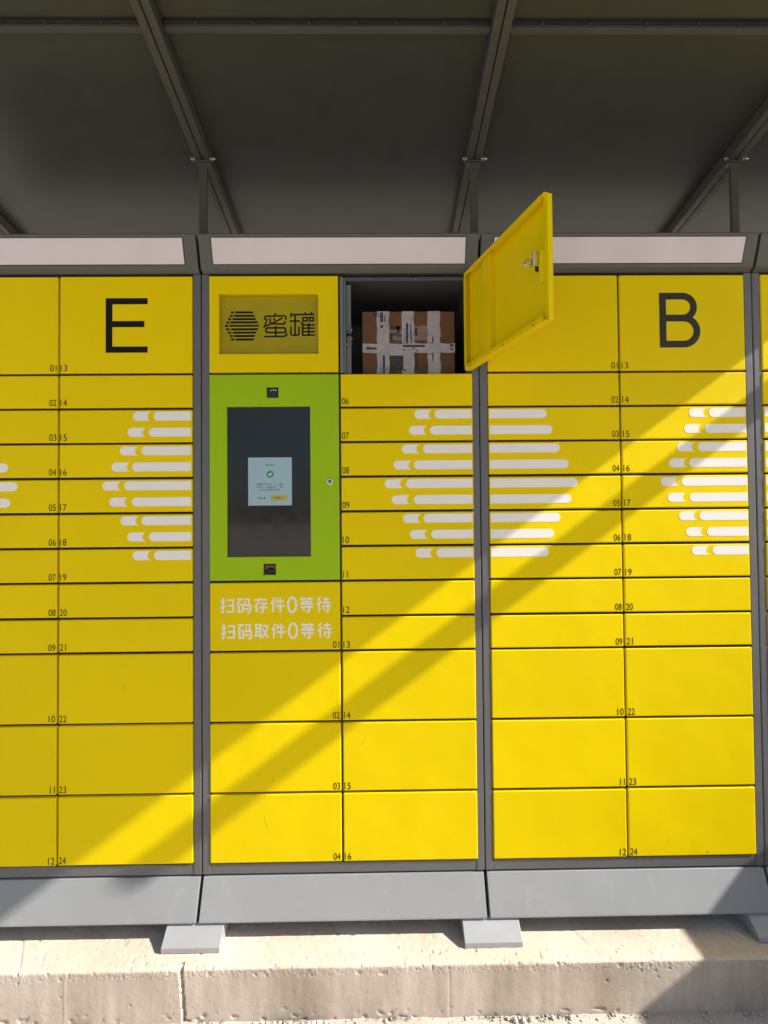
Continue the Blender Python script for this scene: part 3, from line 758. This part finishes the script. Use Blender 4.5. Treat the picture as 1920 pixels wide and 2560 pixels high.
mark(t2, [(852,322,880,560),(905,330,915,560),(922,410,930,560)]+dotcol(826, 390, 560), 0.0028)
mark(t3, [(1182,480,1208,775),(1234,640,1246,700),(1232,735,1244,760)]+dotcol(1156, 545, 700)+dotcol(1240, 480, 640, 8, 30), 0.0028)
mark(t4, [(805,578,1090,603),(818,628,842,642),(868,630,895,640),(930,612,955,628),(970,640,1005,650),(345,605,480,628),(362,588,375,600),(388,588,400,600),(1408,570,1450,600),(1410,620,1445,640)], 0.0048)
M_CPR = mat('carton_print', (0.035, 0.035, 0.028), 0.7, var=0.3, vscale=40)
bm = bmesh.new()
for (a, b, c, d) in ((645,355,795,395),(735,355,770,440),(645,440,740,460),(650,455,680,535),(740,455,800,475),(705,700,815,865),(660,695,700,890),(965,375,992,460),(965,445,1002,462),(970,690,992,860),(430,200,478,245),(850,860,815,878)):
    A = pp(min(a, c), b); B = pp(max(a, c), d); box(bm, A[0]-0.112, B[0]-0.112, PY-0.0026-0.19, PY-0.19-0.0023, B[1]-d0-0.001, A[1]-d0-0.001)
mk('carton_print', bm, M_CPR, par)
bm = bmesh.new(); c = pp(1115, 830); pts = [(c[0]+0.0095*math.cos(a*math.pi/10)-0.112, c[1]+0.0165*math.sin(a*math.pi/10)-d0-0.001) for a in range(20)]
ribbon(bm, pts, 0.0016, PY-0.19, True, 0.0003)
for s in ([(1100,812),(1130,812)], [(1102,835),(1128,828)], [(1112,800),(1118,862)]):
    ribbon(bm, [(pp(*a)[0]-0.112, pp(*a)[1]-d0-0.001) for a in s], 0.0014, PY-0.19, th=0.0003)
mk('carton_mark', bm, M_CPR, par)

# ------------------------------------------------------------------ feet under the seams
FG = 'grey wedge feet under the cabinet seams'
def foot(k, lab):
    xc = X0+PITCH*k+(-0.006 if k < 1 else 0.0065 if k == 1 else 0.0)
    root = thing('locker_foot', lab, 'foot', (xc, 0.0, PLAT), FG)
    zt = -1.3045-PLAT
    bm = bmesh.new()
    extrude_x(bm, [(-0.036, zt), (-0.0895, 0.017), (-0.0895, 0.001), (0.10, 0.001), (0.10, zt)], -0.0925, 0.0925)
    mk('foot_plate', bm, M_FOT, root, 0.0012, seg=2)
    bm = bmesh.new(); box(bm, -0.06, 0.06, 0.101, 0.40, 0.001, zt-0.001); mk('foot_bearer', bm, M_DRK, root)
foot(0, 'grey wedge foot under the seam left of the cabinet with the green panel')
foot(1, 'grey wedge foot under the seam left of the cabinet marked B')
foot(2, 'grey wedge foot cut off by the right edge, in the shaded corner')

# ------------------------------------------------------------------ canopy
XE = 2.276; XL = -2.1
YB, YF = 0.56, -1.50
def rz(y): return 1.290-0.17*y
can = thing('canopy', 'dark sheet metal canopy on steel rafters above the lockers', 'canopy', (0, 0, 0))
raf_x = [-1.565, -0.612, 0.350, 1.287, XE-0.03]
def sloped(bm, x0, x1, ya, yb, t0, t1):
    """box following the roof slope; t0,t1 = heights above rz()"""
    c = [bm.verts.new(p) for p in ((x0,ya,rz(ya)+t0),(x1,ya,rz(ya)+t0),(x1,yb,rz(yb)+t0),(x0,yb,rz(yb)+t0),
                                   (x0,ya,rz(ya)+t1),(x1,ya,rz(ya)+t1),(x1,yb,rz(yb)+t1),(x0,yb,rz(yb)+t1))]
    for f in ((0,3,2,1),(4,5,6,7),(0,1,5,4),(1,2,6,5),(2,3,7,6),(3,0,4,7)): bm.faces.new([c[i] for i in f])
YP = -0.3215
edges = [XL]+raf_x[:-1]+[XE]
for a, b in zip(edges[:-1], edges[1:]):
    for y0, y1 in ((YF, YP-0.001), (YP+0.001, YB)):
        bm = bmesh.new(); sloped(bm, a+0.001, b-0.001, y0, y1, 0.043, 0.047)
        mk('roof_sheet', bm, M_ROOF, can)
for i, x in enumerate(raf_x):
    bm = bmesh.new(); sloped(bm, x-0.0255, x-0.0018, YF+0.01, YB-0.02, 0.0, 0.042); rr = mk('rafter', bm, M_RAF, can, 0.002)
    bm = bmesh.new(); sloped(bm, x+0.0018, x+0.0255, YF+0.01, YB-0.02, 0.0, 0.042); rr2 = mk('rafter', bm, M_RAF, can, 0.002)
    bm = bmesh.new(); sloped(bm, x-0.0017, x+0.0017, YF+0.02, YB-0.03, 0.012, 0.041); mk('rafter_spacer', bm, M_DRK, rr)
    for yb in (0.30, 0.20, -0.02, -0.25):
        bm = bmesh.new(); s = 1 if i % 2 == 0 else -1
        box(bm, x+s*0.0258-0.003, x+s*0.0258+0.003, yb-0.003, yb+0.003, rz(yb)+0.006, rz(yb)+0.014); mk('rivet', bm, M_RAF, rr)
    if i < len(raf_x):
        # post on the cabinet top with a clamp at the rafter
        p = bmesh.new(); box(p, x-0.0135, x+0.0135, 0.050, 0.062, HT+0.001, rz(0.05)-0.008)
        po = mk('post', p, M_RAF, can, 0.001)
        bm = bmesh.new(); box(bm, x-0.024, x+0.024, 0.040, 0.078, rz(0.05)-0.0075, rz(0.05)-0.0035); mk('clamp_plate', bm, M_RAF, po, 0.0006)
        bm = bmesh.new()
        v = [bm.verts.new(c) for c in ((x-0.022, 0.0485, rz(0.05)-0.0078), (x+0.022, 0.0485, rz(0.05)-0.0078), (x+0.0135, 0.0485, rz(0.05)-0.026), (x-0.0135, 0.0485, rz(0.05)-0.026),
                                       (x-0.022, 0.0498, rz(0.05)-0.0078), (x+0.022, 0.0498, rz(0.05)-0.0078), (x+0.0135, 0.0498, rz(0.05)-0.026), (x-0.0135, 0.0498, rz(0.05)-0.026))]
        for f in ((0,1,2,3),(7,6,5,4),(0,4,5,1),(1,5,6,2),(2,6,7,3),(3,7,4,0)): bm.faces.new([v[j] for j in f])
        mk('gusset', bm, M_RAF, po)
        for s in (-1, 1):
            bm = bmesh.new(); cyl(bm, (x+s*0.0262, 0.046, rz(0.05)+0.004), (x+s*(0.046 if s > 0 else 0.040), 0.046, rz(0.05)+0.004), 0.0035, 8)
            cyl(bm, (x+s*0.030, 0.046, rz(0.05)+0.004), (x+s*0.036, 0.046, rz(0.05)+0.004), 0.0065, 6)
            mk('bolt', bm, M_ZNC, po)
for a, b in zip(raf_x[:-1], raf_x[1:]):
    bm = bmesh.new()
    sloped(bm, a+0.0265, b-0.0265, YP-0.012, YP+0.004, 0.026, 0.0425)
    pu = mk('purlin', bm, M_RAF, can, 0.001)
    bm = bmesh.new(); sloped(bm, a+0.0265, b-0.0265, YP-0.0205, YP-0.0125, 0.034, 0.0425); mk('purlin_shadow_strip', bm, M_DRK, pu)  # near-black strip standing in for the shadow gap in front of the purlin
    bm = bmesh.new(); sloped(bm, a+0.0265, b-0.0265, YP+0.0045, YP+0.035, 0.0395, 0.0425); mk('purlin_flange', bm, M_ROOF, pu)
    n = 7
    for j in range(1, n):
        x = a+(b-a)*j/n
        bm = bmesh.new(); x += 0.02*math.sin(j*5+a); box(bm, x-0.0025, x+0.0025, YP-0.0210, YP-0.0135, rz(YP)+0.033, rz(YP)+0.0365); mk('rivet', bm, M_RAF, pu)
bm = bmesh.new(); sloped(bm, XL, XE, YF-0.004, YF-0.001, 0.002, 0.05); mk('front_edge', bm, M_RAF, can)
# unseen beam added past the last rafter to cast the stripe shadow, with supports
OX = XE+0.236
bm = bmesh.new(); sloped(bm, OX, OX+0.062, -0.80, YB-0.02, -0.02, 0.047); ob = mk('added_shadow_beam', bm, M_RAF, can, 0.002)
for y in (0.35, 0.15):
    bm = bmesh.new(); sloped(bm, XE+0.001, OX-0.001, y, y+0.04, 0.005, 0.04); mk('added_beam_arm', bm, M_RAF, can, 0.002)
bm = bmesh.new(); box(bm, OX+0.005, OX+0.055, 0.50, 0.55, GRD, rz(0.5)-0.025); mk('added_beam_post', bm, M_RAF, can, 0.002)

# ------------------------------------------------------------------ low wall added out of view to throw shade into the lower right corner
WX = 2.62
wt = PLAT+(WX-0.990)/1.288
wl = thing('added_shade_wall', 'added low wall out of view beyond the right end of the lockers, casting the corner shade', 'wall', (WX, -1.0, GRD))
bm = bmesh.new(); box(bm, 0.0, 0.22, -1.1, 0.86, 0.0, wt-GRD-0.05); mk('added_wall_body', bm, M_RENDER, wl, 0.004)
bm = bmesh.new(); box(bm, -0.0, 0.25, -1.12, 0.88, wt-GRD-0.049, wt-GRD); mk('added_wall_coping', bm, M_RENDER, wl, 0.004)

# ------------------------------------------------------------------ rubble and weeds at the foot of the platform
random.seed(21)
bm = bmesh.new()
for i in range(420):
    x = random.uniform(-1.3, 1.35); y = -0.142-abs(random.gauss(0, 0.02)); s = random.choice((0.0015, 0.002, 0.003, 0.004))
    if i < 26: x = random.choice((-0.33, -0.25, -0.29, -0.18, 0.02, 0.55, 0.42, -0.9))+random.gauss(0, 0.025); s = random.uniform(0.004, 0.009); y = random.uniform(-0.160, -0.150)
    mt = Matrix.Translation((x, y, GRD+s*0.5)) @ Matrix.Rotation(random.random()*6, 4, (random.random(), random.random(), 1)) @ Matrix.Diagonal((s*random.uniform(.8, 1.6), s, s*random.uniform(.5, 1), 1))
    bmesh.ops.create_icosphere(bm, subdivisions=1, radius=1.0, matrix=mt)
for v in bm.verts: v.co += Vector((nz(*v.co, 300), nz(*v.co, 310), nz(*v.co, 320)))*0.0012
o = mk('rubble', bm, M_STN); o['kind'] = 'stuff'; o['label'] = 'pale stone chips and rubble along the foot of the platform'; o['category'] = 'rubble'
bm = bmesh.new()
for c in range(46):
    cx_ = random.choice((-0.52, -0.33, -0.27, 0.0, 0.1, 0.33, 0.42, 0.55, 0.66))+random.gauss(0, 0.03)
    for b in range(9):
        x = cx_+random.gauss(0, 0.007); h = random.uniform(0.004, 0.016); a = random.random()*6.28; y = -0.146+random.gauss(0, 0.003)
        tx = x+math.cos(a)*h*.7; ty = y-abs(math.sin(a))*h*.6
        w = 0.0009
        v = [bm.verts.new(p) for p in ((x-w, y, GRD), (x+w, y, GRD), (tx, ty, GRD+h))]
        bm.faces.new(v)
o = mk('weeds', bm, M_WEED, recalc=False); o['kind'] = 'stuff'; o['label'] = 'dry weed tufts in the joint under the platform'; o['category'] = 'weeds'
